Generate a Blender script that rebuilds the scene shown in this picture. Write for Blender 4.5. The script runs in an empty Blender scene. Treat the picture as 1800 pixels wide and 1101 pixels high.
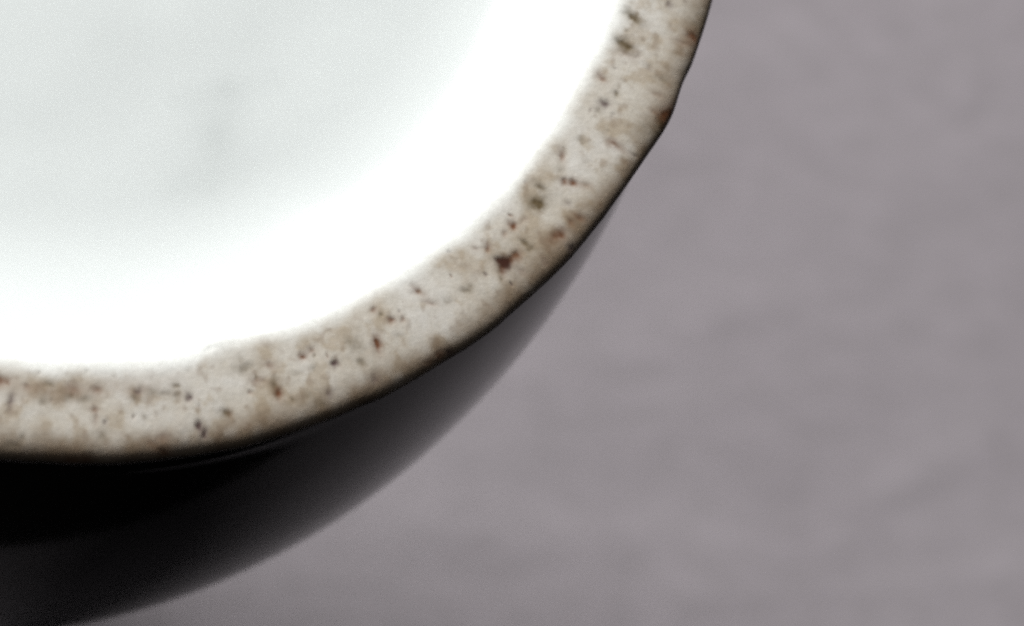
import bpy, math
import numpy as np
from mathutils import Matrix, Vector

# ------------------------------------------------------------------ scale
R = 0.05            # outer radius of the foot ring, metres
D_TOT = 4.0         # height of the vase in foot radii
H = R * D_TOT       # the foot is this high above the paper (vase stands on its mouth)

# ------------------------------------------------------------------ camera
scene = bpy.context.scene
cam_data = bpy.data.cameras.new("camera")
cam = bpy.data.objects.new("camera", cam_data)
scene.collection.objects.link(cam)
scene.camera = cam
right = Vector((0.9522218, 0.0, 0.3054073))
down = Vector((0.0695746, -0.9737058, -0.2169250))
fwd = Vector((0.2973769, 0.2278093, -0.9271839))
m = Matrix((right, -down, -fwd)).transposed().to_4x4()
m.translation = Vector((-0.595774 * R, -1.724348 * R, H + 3.930189 * R))
cam.matrix_world = m
cam_data.sensor_width = 36.0
cam_data.lens = 1175 * 4.5 / 1800 * 36.0
cam_data.clip_start = 0.005
cam_data.clip_end = 20.0
focus_pt = Vector((0.945 * R * math.cos(math.radians(-46)), 0.945 * R * math.sin(math.radians(-46)), H))
cam_data.dof.use_dof = True
cam_data.dof.focus_distance = (focus_pt - m.translation).dot(fwd)
cam_data.dof.aperture_fstop = 30.0

# ------------------------------------------------------------------ world: a dim indoor room
world = bpy.data.worlds.new("World")
scene.world = world
world.use_nodes = True
bg = world.node_tree.nodes["Background"]
bg.inputs[0].default_value = (0.95, 0.97, 1.0, 1)
bg.inputs[1].default_value = 0.02


def area_light(name, loc, target, size, power, color):
    ld = bpy.data.lights.new(name, 'AREA')
    ld.shape = 'DISK'
    ld.size = size
    ld.energy = power
    ld.color = color
    o = bpy.data.objects.new(name, ld)
    scene.collection.objects.link(o)
    o.location = loc
    o.rotation_euler = (Vector(target) - Vector(loc)).to_track_quat('-Z', 'Y').to_euler()
    return o


def polar(az, el, dist, z0):
    a, e = math.radians(az), math.radians(el)
    return (dist * math.cos(e) * math.cos(a), dist * math.cos(e) * math.sin(a), z0 + dist * math.sin(e))


# a large softbox beyond the vase and an added overhead fill to even the light
area_light("softbox_lamp", polar(119, 40, 0.9, H), (0, 0, H), 0.5, 13.6, (1.0, 0.99, 0.97))
area_light("overhead_fill", polar(165, 68, 1.4, H), (0.06, 0, 0), 0.5, 1.6, (1.0, 0.985, 1.0))

scene.view_settings.view_transform = 'Standard'
scene.view_settings.look = 'None'
scene.view_settings.gamma = 1.0
scene.view_settings.exposure = 0.0
scene.view_settings.use_curve_mapping = False
scene.render.engine = 'CYCLES'
scene.cycles.use_denoising = False
scene.cycles.use_adaptive_sampling = True
scene.cycles.adaptive_threshold = 0.025
scene.cycles.adaptive_min_samples = 24
scene.cycles.filter_width = 2.5


# ------------------------------------------------------------------ helpers
_rng = np.random.default_rng(3)
_perm = _rng.permutation(4096)
_vals = _rng.random(4096)


def hash3(ix, iy, iz, seed):
    h = _perm[(iz + seed * 17) & 4095]
    h = _perm[(iy + h) & 4095]
    return _vals[_perm[(ix + h) & 4095]]


def vnoise(x, y, z=None, seed=0):
    """smooth value noise in -1..1"""
    if z is None:
        z = np.zeros_like(x)
    fl = [np.floor(v).astype(np.int64) for v in (x, y, z)]
    t = [v - f for v, f in zip((x, y, z), fl)]
    t = [v * v * v * (v * (v * 6 - 15) + 10) for v in t]
    out = 0
    for dx in (0, 1):
        for dy in (0, 1):
            for dz in (0, 1):
                w = (t[0] if dx else 1 - t[0]) * (t[1] if dy else 1 - t[1]) * (t[2] if dz else 1 - t[2])
                out = out + w * hash3(fl[0] + dx, fl[1] + dy, fl[2] + dz, seed)
    return out * 2 - 1


def fbm(x, y, seed=0, octaves=4, gain=0.5):
    out, amp, tot = 0, 1.0, 0.0
    for k in range(octaves):
        c, s = math.cos(0.7 * k), math.sin(0.7 * k)
        out = out + amp * vnoise((c * x - s * y) * 2 ** k + 13.7 * k, (s * x + c * y) * 2 ** k - 7.1 * k, None, seed + k)
        tot += amp
        amp *= gain
    return out / tot


def sstep(e0, e1, x):
    t = np.clip((x - e0) / (e1 - e0), 0, 1)
    return t * t * (3 - 2 * t)


def curve(points, n):
    """smooth monotone-ish curve through (a, b) points, chord-length parameterised"""
    P = np.array(points, float)
    seg = np.r_[0, np.cumsum(np.hypot(*np.diff(P, axis=0).T) ** 0.5)]
    T = np.linspace(0, seg[-1], n)
    tan = np.gradient(P, seg, axis=0)
    i = np.clip(np.searchsorted(seg, T, side='right') - 1, 0, len(P) - 2)
    h = (seg[i + 1] - seg[i])[:, None]
    t = ((T - seg[i]) / h[:, 0])[:, None]
    return ((2 * t**3 - 3 * t**2 + 1) * P[i] + (t**3 - 2 * t**2 + t) * h * tan[i]
            + (-2 * t**3 + 3 * t**2) * P[i + 1] + (t**3 - t**2) * h * tan[i + 1])


def grid_mesh(name, X, Y, Z, wrap, mat, parent=None, colors=None):
    """rows x cols grid as ONE mesh; the columns close on themselves when wrap is set"""
    nr, nc = X.shape
    co = np.stack([X, Y, Z], -1).reshape(-1, 3).astype(np.float32)
    r = np.arange(nr - 1)[:, None]
    c = np.arange(nc if wrap else nc - 1)[None, :]
    c1 = (c + 1) % nc
    q = np.stack([r * nc + c, r * nc + c1, (r + 1) * nc + c1, (r + 1) * nc + c], -1).reshape(-1, 4).astype(np.int32)
    me = bpy.data.meshes.new(name)
    me.vertices.add(len(co))
    me.vertices.foreach_set("co", co.ravel())
    me.loops.add(q.size)
    me.loops.foreach_set("vertex_index", q.ravel())
    me.polygons.add(len(q))
    me.polygons.foreach_set("loop_start", np.arange(0, q.size, 4, dtype=np.int32))
    me.polygons.foreach_set("loop_total", np.full(len(q), 4, np.int32))
    me.update(calc_edges=True)
    me.polygons.foreach_set("use_smooth", np.ones(len(q), bool))
    if colors is not None:
        at = me.color_attributes.new("tint", 'FLOAT_COLOR', 'POINT')
        at.data.foreach_set("color", np.c_[colors.reshape(-1, 3), np.ones(nr * nc)].astype(np.float32).ravel())
    me.validate()
    me.materials.append(mat)
    o = bpy.data.objects.new(name, me)
    scene.collection.objects.link(o)
    o.parent = parent
    return o


def new_mat(name):
    mt = bpy.data.materials.new(name)
    mt.use_nodes = True
    nt = mt.node_tree
    return mt, nt, nt.nodes["Principled BSDF"]


def node(nt, kind, **kw):
    n = nt.nodes.new(kind)
    for k, v in kw.items():
        if k in n.inputs:
            n.inputs[k].default_value = v
        else:
            setattr(n, k, v)
    return n


def noise(nt, scale, detail=3.0, rough=0.5):
    tc = node(nt, 'ShaderNodeTexCoord')
    n = node(nt, 'ShaderNodeTexNoise')
    n.inputs['Scale'].default_value = scale
    n.inputs['Detail'].default_value = detail
    n.inputs['Roughness'].default_value = rough
    nt.links.new(tc.outputs['Object'], n.inputs['Vector'])
    return n


def ramp(nt, src, stops):
    r = node(nt, 'ShaderNodeValToRGB')
    el = r.color_ramp.elements
    while len(el) < len(stops):
        el.new(0.5)
    for e, (p, c) in zip(el, stops):
        e.position = p
        e.color = (*c, 1)
    nt.links.new(src, r.inputs[0])
    return r


def bump(nt, height, bsdf, strength, dist):
    b = node(nt, 'ShaderNodeBump')
    b.inputs['Strength'].default_value = strength
    b.inputs['Distance'].default_value = dist
    nt.links.new(height, b.inputs['Height'])
    nt.links.new(b.outputs[0], bsdf.inputs['Normal'])
    return b


def thing(o, label, cat):
    o["label"] = label
    o["category"] = cat


# ------------------------------------------------------------------ materials
# grey paper: faint cloudy mottling and fibre grain
paper_mat, nt, p = new_mat("grey_paper")
n1 = noise(nt, 17, 5, 0.6)
rp = ramp(nt, n1.outputs[0], [(0.3, (0.340, 0.312, 0.336)), (0.7, (0.368, 0.340, 0.364))])
n2 = noise(nt, 900, 3, 0.6)
n4 = noise(nt, 190, 4, 0.65)
mp = node(nt, 'ShaderNodeMapping')
mp.inputs['Rotation'].default_value = (0, 0, 0.25)
mp.inputs['Scale'].default_value = (0.8, 1.5, 1.0)
lk = n4.inputs['Vector'].links[0]
src = lk.from_socket
nt.links.remove(lk)
nt.links.new(src, mp.inputs['Vector'])
nt.links.new(mp.outputs[0], n4.inputs['Vector'])
rp2 = ramp(nt, n4.outputs[0], [(0.3, (0.93, 0.93, 0.925)), (0.7, (1.08, 1.075, 1.08))])
mx = node(nt, 'ShaderNodeMix', data_type='RGBA', blend_type='MULTIPLY')
mx.inputs[0].default_value = 1.0
nt.links.new(rp.outputs[0], mx.inputs[6])
nt.links.new(rp2.outputs[0], mx.inputs[7])
nt.links.new(mx.outputs[2], p.inputs['Base Color'])
p.inputs['Roughness'].default_value = 0.85
p.inputs['Specular IOR Level'].default_value = 0.2
bump(nt, n2.outputs[0], p, 0.3, 0.0004)

# dark stained table
table_mat, nt, p = new_mat("dark_table")
n1 = noise(nt, 9, 4)
rp = ramp(nt, n1.outputs[0], [(0.3, (0.010, 0.009, 0.008)), (0.7, (0.018, 0.015, 0.013))])
nt.links.new(rp.outputs[0], p.inputs['Base Color'])
p.inputs['Roughness'].default_value = 0.6

# dark glaze of the outside
dark_mat, nt, p = new_mat("dark_glaze")
n1 = noise(nt, 30, 3)
rp = ramp(nt, n1.outputs[0], [(0.35, (0.006, 0.006, 0.006)), (0.7, (0.010, 0.0095, 0.010))])
nt.links.new(rp.outputs[0], p.inputs['Base Color'])
p.inputs['Roughness'].default_value = 0.1
p.inputs['IOR'].default_value = 1.14
tc = node(nt, 'ShaderNodeTexCoord')              # one pinhole in the glaze
dv = node(nt, 'ShaderNodeVectorMath', operation='DISTANCE')
dv.inputs[1].default_value = (0.3394 * R, -1.0547 * R, (D_TOT - 0.762) * R)
nt.links.new(tc.outputs['Object'], dv.inputs[0])
pr = node(nt, 'ShaderNodeMapRange')
for k, v in zip((1, 2, 3, 4), (0.0003, 0.0007, 0.0, 0.5)):
    pr.inputs[k].default_value = v
nt.links.new(dv.outputs['Value'], pr.inputs[0])
nt.links.new(pr.outputs[0], p.inputs['Specular IOR Level'])
bump(nt, n1.outputs[0], p, 0.05, 0.002)

# pale glaze in the recess
white_mat, nt, p = new_mat("pale_glaze")
at = node(nt, 'ShaderNodeVertexColor', layer_name="tint")
nt.links.new(at.outputs[0], p.inputs['Base Color'])
p.inputs['Roughness'].default_value = 0.16
n3 = noise(nt, 55, 2, 0.5)
bump(nt, n3.outputs[0], p, 0.1, 0.002)

# unglazed biscuit of the foot ring: own colour from the mesh, grain from noise
bisc_mat, nt, p = new_mat("biscuit")
at = node(nt, 'ShaderNodeVertexColor', layer_name="tint")
n1 = noise(nt, 2600, 4, 0.65)
rp = ramp(nt, n1.outputs[0], [(0.3, (0.93, 0.925, 0.915)), (0.68, (1.05, 1.05, 1.05))])
mx = node(nt, 'ShaderNodeMix', data_type='RGBA', blend_type='MULTIPLY')
mx.inputs[0].default_value = 1.0
nt.links.new(at.outputs[0], mx.inputs[6])
nt.links.new(rp.outputs[0], mx.inputs[7])
nt.links.new(mx.outputs[2], p.inputs['Base Color'])
p.inputs['Roughness'].default_value = 0.7
p.inputs['Specular IOR Level'].default_value = 0.3
bump(nt, n1.outputs[0], p, 0.2, 0.0002)

# ------------------------------------------------------------------ the paper it stands on
n = 700
u = np.linspace(-1, 1, n)
ax = np.sign(u) * np.abs(u) ** 1.6 * 0.9
PX, PY = np.meshgrid(ax + 0.25, np.where(ax < 0, ax * 0.175, ax))
rad = np.hypot(PX, PY)
lift = sstep(0.035, 0.10, rad)
crease = (1 - np.abs(fbm(PX * 9 - 0.4 * PY * 9 + 3, PY * 20, 21, 2))) ** 5


def fold(ax_, ay_, bx_, by_, w):
    vx, vy = bx_ - ax_, by_ - ay_
    tp = np.clip(((PX - ax_) * vx + (PY - ay_) * vy) / (vx * vx + vy * vy), 0, 1)
    return np.exp(-((PX - ax_ - tp * vx) ** 2 + (PY - ay_ - tp * vy) ** 2) / w ** 2)


folds = (0.00028 * fold(0.175, 0.09, 0.170, 0.050, 0.0016) + 0.00045 * fold(0.150, -0.014, 0.172, -0.003, 0.0032)
         + 0.00040 * fold(0.085, -0.021, 0.148, -0.0195, 0.0036) + 0.00040 * fold(0.10, 0.003, 0.134, 0.014, 0.0045))
PZ = 0.6 * folds + lift * (0.0010 * (fbm(PX * 16, PY * 16, 5, 3) + 0.4) + 0.0004 * crease
             + 0.00028 * fbm(PX * 55, PY * 80, 9, 3))
paper = grid_mesh("paper_backdrop", PX, PY, PZ, False, paper_mat)
paper["kind"] = "structure"
thing(paper, "slightly rumpled mauve grey paper sheet spread under the vase", "paper")

# dark table top under the sheet
tu = np.linspace(-1.6, 1.6, 24)
TX, TY = np.meshgrid(tu + 0.3, tu)
table = grid_mesh("table_top", TX, TY, np.full_like(TX, -0.006), False, table_mat)
table["kind"] = "structure"
thing(table, "dark table top under the grey paper sheet", "table")

# ------------------------------------------------------------------ the vase, upside down on its mouth
vase = bpy.data.objects.new("porcelain_vase", None)
scene.collection.objects.link(vase)
vase.empty_display_size = 0.02
thing(vase, "upturned porcelain vase showing its speckled foot ring and white recessed base", "vase")

# outside and inside wall of the body, neck and mouth (d = depth below the foot, in foot radii)
d1 = np.linspace(0.03, 0.9, 60)
h1 = (0.9 - 0.03) / math.sqrt(1 - (0.985 / 1.121) ** 2)
out1 = np.c_[d1, 1.121 * np.sqrt(1 - ((d1 - 0.9) / h1) ** 2)]
d2 = np.linspace(0.93, 1.85, 40)
out2 = np.c_[d2, 1.121 * np.sqrt(1 - ((d2 - 0.9) / 1.6) ** 2)]
tail = curve([(1.85, out2[-1, 1]), (2.1, 0.745), (2.35, 0.585), (2.65, 0.452), (3.0, 0.392), (3.35, 0.392),
              (3.65, 0.435), (3.86, 0.515), (3.965, 0.575), (3.998, 0.578), (4.0, 0.555), (3.95, 0.512),
              (3.65, 0.365), (3.3, 0.32), (2.9, 0.33), (2.55, 0.43), (2.2, 0.6), (1.9, 0.77), (1.5, 0.93),
              (0.9, 1.0), (0.4, 0.94), (0.24, 0.8), (0.22, 0.4), (0.22, 0.0)], 160)[1:]
prof = np.vstack([[(0.055, 0.93)], [(0.04, 0.97)], out1, out2, tail])
th = np.linspace(0, 2 * np.pi, 320, endpoint=False)
rr, tt = np.meshgrid(prof[:, 1], th, indexing='ij')
dd = np.repeat(prof[:, :1], len(th), 1)
wob = 1 + 0.0012 * vnoise(np.cos(tt) * 3, np.sin(tt) * 3, dd * 2.5, 4)
wob = wob + 0.006 * np.exp(-((dd - 0.085) / 0.014) ** 2) * np.exp(-((np.degrees(tt) - 285) / 9) ** 2)
body = grid_mesh("body", rr * wob * np.cos(tt) * R, rr * wob * np.sin(tt) * R, (D_TOT - dd) * R, True, dark_mat, vase)

# pale glazed recess inside the foot ring
rb = np.r_[np.linspace(0.002, 0.66, 160), np.linspace(0.665, 0.876, 60)]
th = np.linspace(0, 2 * np.pi, 512, endpoint=False)
rr, tt = np.meshgrid(rb, th, indexing='ij')
bx, by = rr * np.cos(tt), rr * np.sin(tt)
tf = np.clip((rr - 0.62) / 0.262, 0, 1)
dd = 0.118 * (1 - tf ** 2.4) + 0.002 - 0.010 * (1 - np.clip(rr / 0.62, 0, 1) ** 2) ** 2
dd = dd - 0.0035 * fbm(bx * 4.2, by * 4.2, 31, 2) * sstep(0.88, 0.7, rr)
def stroke(ax_, ay_, bx_, by_, w):
    vx, vy = bx_ - ax_, by_ - ay_
    tpar = np.clip(((bx - ax_) * vx + (by - ay_) * vy) / (vx * vx + vy * vy), 0, 1)
    return np.exp(-((bx - ax_ - tpar * vx) ** 2 + (by - ay_ - tpar * vy) ** 2) / w ** 2)


cloud = fbm(bx * 9, by * 9, 35, 3)
smudge = (0.036 * stroke(0.286, -0.45, 0.262, -0.50, 0.030) + 0.028 * stroke(0.262, -0.50, 0.248, -0.58, 0.022)
          + 0.024 * stroke(0.273, -0.428, 0.345, -0.41, 0.018) + 0.022 * stroke(0.20, -0.452, 0.273, -0.43, 0.018)
          + 0.040 * stroke(0.203, -0.585, 0.215, -0.57, 0.022) + 0.03 * stroke(0.24, -0.48, 0.26, -0.53, 0.06))
bcol = np.array([0.722, 0.764, 0.760]) * (1 + 0.018 * cloud - 1.15 * smudge * (1 + 0.4 * cloud))[..., None]
bcol = bcol * np.array([1.0, 1.0, 1.0]) - smudge[..., None] * np.array([0.03, 0.0, 0.006])
base = grid_mesh("recessed_base", bx * R, by * R, (D_TOT - dd) * R, True, white_mat, vase, bcol)
base["label"] = "pale greenish white glazed base inside the foot ring"

# foot ring: brown iron specks as (azimuth deg, radius, half length, half width, turn deg, strength, tone)
SPECKS = [
    (-92.98,0.902,0.0083,0.0045,4,0.70,0), (-90.94,0.908,0.0034,0.0034,4,0.50,0), (-88.89,0.902,0.0053,0.0030,-7,0.60,1), (-92.04,0.929,0.0034,0.0083,-7,0.60,2),
    (-87.12,0.919,0.0076,0.0049,-5,0.40,1), (-85.94,0.923,0.0084,0.0046,-5,0.40,1), (-86.87,0.908,0.0076,0.0054,4,0.45,0), (-84.94,0.910,0.0061,0.0046,4,0.50,0),
    (-89.34,0.928,0.0053,0.0046,4,0.45,1), (-85.26,0.936,0.0042,0.0030,-17,0.65,0), (-85.07,0.948,0.0031,0.0054,3,0.40,0), (-84.68,0.968,0.0054,0.0046,3,0.40,1),
    (-86.97,0.994,0.0114,0.0034,3,0.55,0), (-85.87,0.993,0.0069,0.0034,3,0.60,0), (-91.72,0.983,0.0068,0.0034,3,0.50,1), (-90.96,0.974,0.0034,0.0030,3,0.40,1),
    (-81.42,0.915,0.0054,0.0035,4,0.60,2), (-81.74,0.925,0.0035,0.0039,4,0.50,1), (-80.14,0.919,0.0062,0.0043,-1,0.38,1), (-79.10,0.924,0.0070,0.0039,-1,0.38,1),
    (-77.19,0.932,0.0035,0.0035,4,1.00,2), (-78.17,0.928,0.0051,0.0043,4,0.35,1), (-78.22,0.914,0.0035,0.0031,4,0.45,1), (-76.82,0.968,0.0038,0.0035,-58,1.00,2),
    (-76.56,0.977,0.0035,0.0035,-58,1.00,2), (-81.13,0.952,0.0035,0.0027,3,0.40,1), (-74.51,0.960,0.0055,0.0035,3,0.75,1), (-74.27,0.878,0.0087,0.0020,4,0.50,2),
    (-79.82,0.974,0.0070,0.0047,3,0.40,0), (-80.75,0.980,0.0077,0.0039,3,0.35,0), (-79.83,0.990,0.0093,0.0035,3,0.60,0), (-71.95,0.910,0.0097,0.0044,28,0.60,1),
    (-69.66,0.914,0.0055,0.0035,-16,0.50,0), (-71.12,0.928,0.0080,0.0056,4,0.40,0), (-69.88,0.941,0.0040,0.0056,4,0.65,1), (-69.76,0.952,0.0044,0.0060,4,0.85,0),
    (-74.24,0.961,0.0035,0.0032,3,0.60,0), (-66.63,0.917,0.0040,0.0036,4,0.80,0), (-65.75,0.913,0.0041,0.0033,33,0.60,0), (-66.16,0.938,0.0032,0.0036,4,0.35,1),
    (-64.28,0.942,0.0040,0.0045,4,1.00,2), (-65.67,0.970,0.0057,0.0037,23,0.50,2), (-67.42,0.966,0.0056,0.0032,4,0.30,1), (-71.94,0.899,0.0036,0.0032,4,0.30,1),
    (-62.22,0.923,0.0037,0.0037,4,0.40,1), (-58.88,0.898,0.0033,0.0033,4,0.70,0), (-58.59,0.909,0.0029,0.0025,4,0.60,1), (-58.00,0.922,0.0049,0.0037,4,0.75,0),
    (-57.06,0.929,0.0025,0.0029,4,0.60,0), (-54.44,0.906,0.0072,0.0036,-32,0.65,0), (-54.11,0.930,0.0066,0.0033,-6,0.45,0), (-52.66,0.942,0.0058,0.0042,4,0.35,1),
    (-60.16,0.942,0.0045,0.0083,14,0.95,0), (-61.76,0.934,0.0081,0.0106,4,0.40,1), (-62.32,0.921,0.0049,0.0049,4,0.35,1), (-62.08,0.956,0.0045,0.0037,4,0.60,1),
    (-61.68,0.975,0.0066,0.0041,23,0.45,2), (-54.92,0.990,0.0046,0.0042,4,0.70,2), (-55.72,0.988,0.0059,0.0042,23,0.70,0), (-56.84,0.987,0.0059,0.0034,23,0.50,0),
    (-50.78,0.944,0.0063,0.0034,4,0.55,1), (-50.30,0.943,0.0029,0.0038,4,0.40,1), (-46.35,0.948,0.0064,0.0060,14,1.25,0), (-46.53,0.943,0.0062,0.0037,-16,1.21,0),
    (-46.83,0.951,0.0037,0.0054,-16,1.10,0), (-45.79,0.950,0.0061,0.0039,37,1.10,0), (-45.08,0.950,0.0061,0.0039,47,0.95,0), (-47.38,0.952,0.0034,0.0038,4,0.40,1),
    (-43.41,0.917,0.0051,0.0047,5,0.85,0), (-46.66,0.916,0.0042,0.0055,4,0.75,0), (-43.78,0.947,0.0049,0.0033,-26,0.70,1), (-43.84,0.956,0.0038,0.0043,4,0.50,1),
    (-41.10,0.967,0.0097,0.0044,40,0.95,0), (-42.32,0.923,0.0038,0.0034,5,0.40,0), (-44.61,0.918,0.0038,0.0038,5,0.40,0), (-45.76,0.967,0.0042,0.0038,4,0.40,0),
    (-47.65,0.905,0.0042,0.0038,4,0.30,0), (-43.48,0.977,0.0038,0.0038,4,0.35,0), (-35.13,0.905,0.0039,0.0065,5,0.60,0), (-38.91,0.911,0.0081,0.0041,-39,0.75,1),
    (-40.31,0.922,0.0104,0.0070,14,1.05,1), (-36.93,0.932,0.0052,0.0043,5,0.80,0), (-36.49,0.944,0.0054,0.0037,-26,0.85,0), (-39.39,0.968,0.0039,0.0039,5,0.50,0),
    (-38.44,0.973,0.0069,0.0035,5,0.50,0), (-38.33,0.953,0.0039,0.0039,5,0.35,2), (-40.86,0.987,0.0043,0.0039,5,0.70,2), (-31.24,0.959,0.0068,0.0038,-15,0.50,0),
    (-35.87,0.955,0.0061,0.0035,5,0.35,0), (-26.49,0.896,0.0070,0.0037,-47,0.65,0), (-27.06,0.925,0.0035,0.0035,5,0.60,1), (-28.52,0.917,0.0061,0.0040,5,0.85,2),
    (-29.44,0.915,0.0039,0.0044,5,0.40,1), (-31.11,0.955,0.0075,0.0046,-26,0.30,0), (-30.85,0.980,0.0038,0.0021,-20,0.35,2), (-25.97,0.988,0.0120,0.0069,51,1.00,0),
    (-27.01,0.987,0.0110,0.0059,56,0.80,1), (-27.92,0.983,0.0138,0.0092,42,0.35,1), (-23.66,0.968,0.0062,0.0036,6,0.35,1), (-25.09,0.969,0.0044,0.0036,5,0.30,0),
    (-26.51,0.973,0.0040,0.0031,5,0.40,0), (-32.75,0.915,0.0039,0.0052,5,0.35,1), (-19.50,0.905,0.0117,0.0050,-36,0.85,1), (-19.41,0.888,0.0044,0.0036,6,0.40,1),
    (-22.37,0.901,0.0092,0.0059,-25,1.00,1), (-22.46,0.911,0.0060,0.0043,-15,0.90,1), (-23.00,0.911,0.0109,0.0076,-25,0.35,0), (-16.90,0.948,0.0036,0.0036,6,0.60,2),
    (-18.66,0.982,0.0059,0.0063,6,0.75,0), (-17.79,0.988,0.0117,0.0108,6,0.40,1), (-19.59,0.975,0.0081,0.0036,6,0.40,0), (-16.55,0.989,0.0127,0.0118,6,0.35,1),
    (-23.20,0.952,0.0040,0.0040,6,0.30,2), (-22.87,0.929,0.0040,0.0036,6,0.25,2), (-36.40,0.916,0.0043,0.0035,5,0.30,1), (-34.20,0.939,0.0043,0.0035,5,0.25,1),
    (-58.14,0.945,0.0041,0.0033,4,0.25,1), (-66.73,0.978,0.0082,0.0041,23,0.35,1), (-67.84,0.938,0.0036,0.0032,4,0.25,1), (-76.85,0.894,0.0035,0.0035,4,0.25,1),
]
TONES = np.array([(0.130, 0.052, 0.022), (0.105, 0.075, 0.036), (0.085, 0.052, 0.050)])

az = np.radians(np.r_[np.arange(-118, 8, 0.06), np.arange(8, 242, 0.6)])
sec = curve([(0.858, 0.034), (0.861, 0.016), (0.868, 0.006), (0.880, 0.0015), (0.900, 0.0), (0.940, 0.0),
             (0.968, 0.002), (0.983, 0.007), (0.993, 0.016), (0.998, 0.030), (0.995, 0.046), (0.965, 0.054)], 400)
arc = np.r_[0, np.cumsum(np.hypot(*np.diff(sec, axis=0).T))]
si = np.linspace(0, arc[-1], 96)
sr = np.interp(si, arc, sec[:, 0])
sd = np.interp(si, arc, sec[:, 1])
rr, tt = np.meshgrid(sr, az, indexing='ij')
dd = np.repeat(sd[:, None], len(az), 1)
x, y = rr * np.cos(tt), rr * np.sin(tt)
deg = np.degrees(tt)
f1 = fbm(x * 13, y * 13, 71, 3, 0.55)
f2 = fbm(x * 36, y * 36, 81, 3, 0.5)
f3 = fbm(x * 110, y * 110, 91, 3, 0.6)


def lobe(center, width):
    return np.exp(-((deg - center) / width) ** 2)


# uneven edges: a slow wobble all round, a glaze lump on the outside, a lip on the inside
inner_w = 1 - sstep(0.865, 0.925, rr)
outer_w = sstep(0.945, 0.99, rr)
ca, sa = np.cos(tt), np.sin(tt)
dr = inner_w * (0.0022 * fbm(ca * 9, sa * 9, 41, 3) - 0.008 * lobe(-73.5, 1.8) - 0.003 * lobe(-71, 4))
dr = dr + outer_w * (0.0030 * fbm(ca * 11, sa * 11, 51, 3) + 0.006 + 0.006 * sstep(-95, -62, deg) + 0.009 * sstep(-50, -12, deg) + 0.0036 * lobe(-26.2, 2.2) - 0.002 * lobe(-32, 3.5)
                     - 0.002 * lobe(-23, 1.8))
rr2 = rr + dr
X, Y = rr2 * ca, rr2 * sa
dd = dd + 0.0016 * fbm(x * 14, y * 14, 61, 4) + 0.0012 * fbm(ca * 4, sa * 4, 62, 2)

# colour of the bare clay: cream, with browner burnt patches
face = 1 - sstep(0.975, 0.992, rr)
cream = np.array([0.555, 0.530, 0.480])
burnt = np.array([0.330, 0.262, 0.180])
pale = np.array([0.615, 0.600, 0.565])
col = np.ones(rr.shape + (3,)) * cream


def mix(col, c, f):
    f = np.clip(f, 0, 1)[..., None]
    return col * (1 - f) + np.asarray(c) * f


col = mix(col, pale, 0.9 * sstep(-0.05, 0.45, -f1 - 0.3 * f2))
col = mix(col, burnt, 0.42 * sstep(0.02, 0.6, f1 + 0.45 * f2))
col = mix(col, burnt, 0.4 * sstep(0.1, 0.5, f2 + 0.3 * f3))
col = mix(col, (0.36, 0.29, 0.20), (0.12 + 0.26 * sstep(0.915, 0.985, rr)) * (1 + 0.6 * f2 + 0.5 * f3))
# kiln-brown line near the outer edge and a faint band towards the inside on one stretch
col = mix(col, (0.20, 0.14, 0.09), sstep(0.955, 0.992, rr + 0.016 * f1 + 0.010 * f2) * 0.8)
band = np.exp(-((rr - 0.912) / 0.014) ** 2) * sstep(-74, -84, deg) * sstep(-118, -100, deg)
col = mix(col, (0.27, 0.205, 0.145), band * (0.55 + 0.5 * f2))
# fine pepper
pep = sstep(0.30, 0.75, vnoise(x * 105, y * 105, None, 101) * 0.7 + 0.35 * f2 + 0.2 * f3)
col = mix(col, (0.16, 0.10, 0.06), pep * 0.3)

# the single larger iron spots, ragged
jx = 0.0028 * fbm(x * 120, y * 120, 111, 3)
jy = 0.0028 * fbm(x * 120, y * 120, 121, 3)
pit = np.zeros_like(rr)


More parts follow.
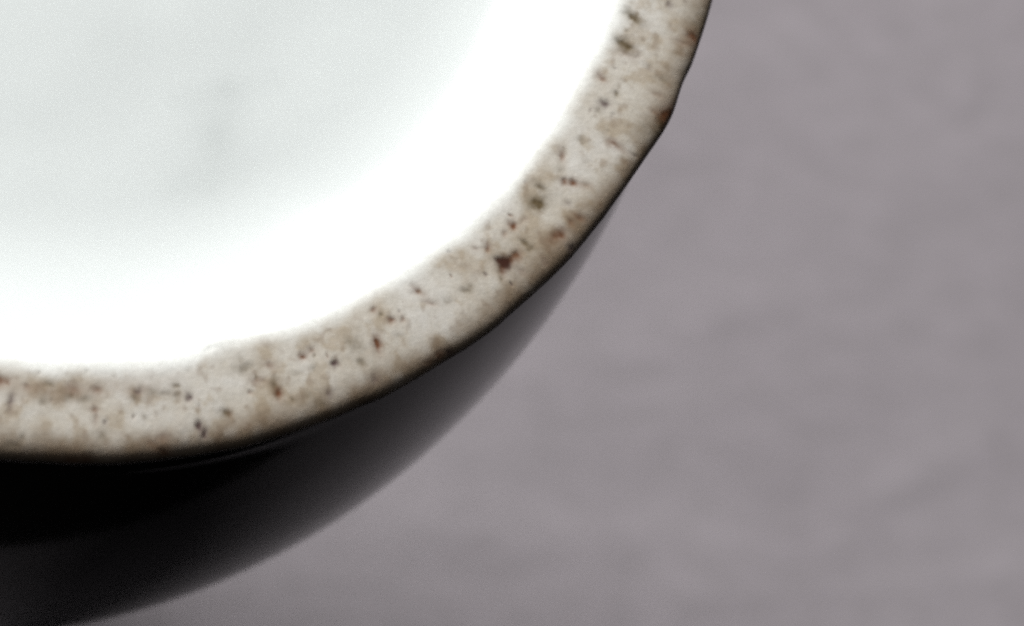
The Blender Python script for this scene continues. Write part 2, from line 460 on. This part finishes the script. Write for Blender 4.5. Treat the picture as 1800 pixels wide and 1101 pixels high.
def spot(a, r0, hl, hw, turn, s, k, col, pit):
    a = math.radians(a)
    cx, cy = r0 * math.cos(a), r0 * math.sin(a)
    lo = np.searchsorted(az, a - 0.06)
    hi = np.searchsorted(az, a + 0.06)
    sl = (slice(None), slice(lo, hi))
    e = math.radians(turn)
    ux = x[sl] + jx[sl] - cx
    uy = y[sl] + jy[sl] - cy
    p = (ux * math.cos(e) + uy * math.sin(e)) / (hl * 1.3)
    q = (-ux * math.sin(e) + uy * math.cos(e)) / (hw * 1.3)
    g = np.exp(-(p * p + q * q) ** 0.8 * 0.9)
    f = np.clip(g * s * 1.2, 0, 0.95)
    f = f * (1 + 0.35 * f3[sl]) if s < 1.2 else f
    halo = np.exp(-(p * p + q * q) * 0.18) * 0.14 * min(s, 1)
    c = mix(col[sl], burnt, halo)
    deep = TONES[k] * ((0.30, 0.16, 0.10) if s > 1.2 else (1, 1, 1))
    col[sl] = mix(c, deep, f)
    pit[sl] = np.maximum(pit[sl], f * 0.0022)


for sp in sorted(SPECKS, key=lambda q: q[5]):
    spot(*sp, col, pit)
rng = np.random.default_rng(8)
for i in range(220):            # small ones nobody placed, and those round the far side
    a = rng.uniform(-117, 241)
    if -100 < a < -8 and i % 3:
        spot(a, rng.uniform(0.885, 0.975), rng.uniform(0.0012, 0.0026), rng.uniform(0.001, 0.002), rng.uniform(0, 180),
             rng.uniform(0.3, 0.7), int(rng.integers(0, 3)), col, pit)
    elif a > 0:
        spot(a, rng.uniform(0.885, 0.975), rng.uniform(0.002, 0.009), rng.uniform(0.002, 0.006), rng.uniform(0, 180),
             rng.uniform(0.3, 0.95), int(rng.integers(0, 3)), col, pit)

# glaze laps thinly over the inner edge, and the dark glaze starts under the outer edge
glz = 1 - sstep(0.868, 0.900, rr + 0.005 * fbm(ca * 22, sa * 22, 131, 2) + 0.003 * f1)
col = mix(col, (0.78, 0.80, 0.78), glz)
dark = 0.85 * sstep(0.9915, 1.001, rr + 0.004 * f1) * (dd > 0.004) + (dd > 0.028) * (rr > 0.93)
lip = sstep(-55, -15, deg)[..., None]
edge_c = np.array([0.030, 0.024, 0.020]) * (1 - lip) + np.array([0.085, 0.072, 0.066]) * lip
col = col * (1 - np.clip(dark, 0, 1)[..., None]) + edge_c * np.clip(dark, 0, 1)[..., None]
dd = dd + pit

ring = grid_mesh("foot_ring", X * R, Y * R, (D_TOT - dd) * R, True, bisc_mat, vase, col)
ring["label"] = "cream unglazed foot ring with brown iron specks"
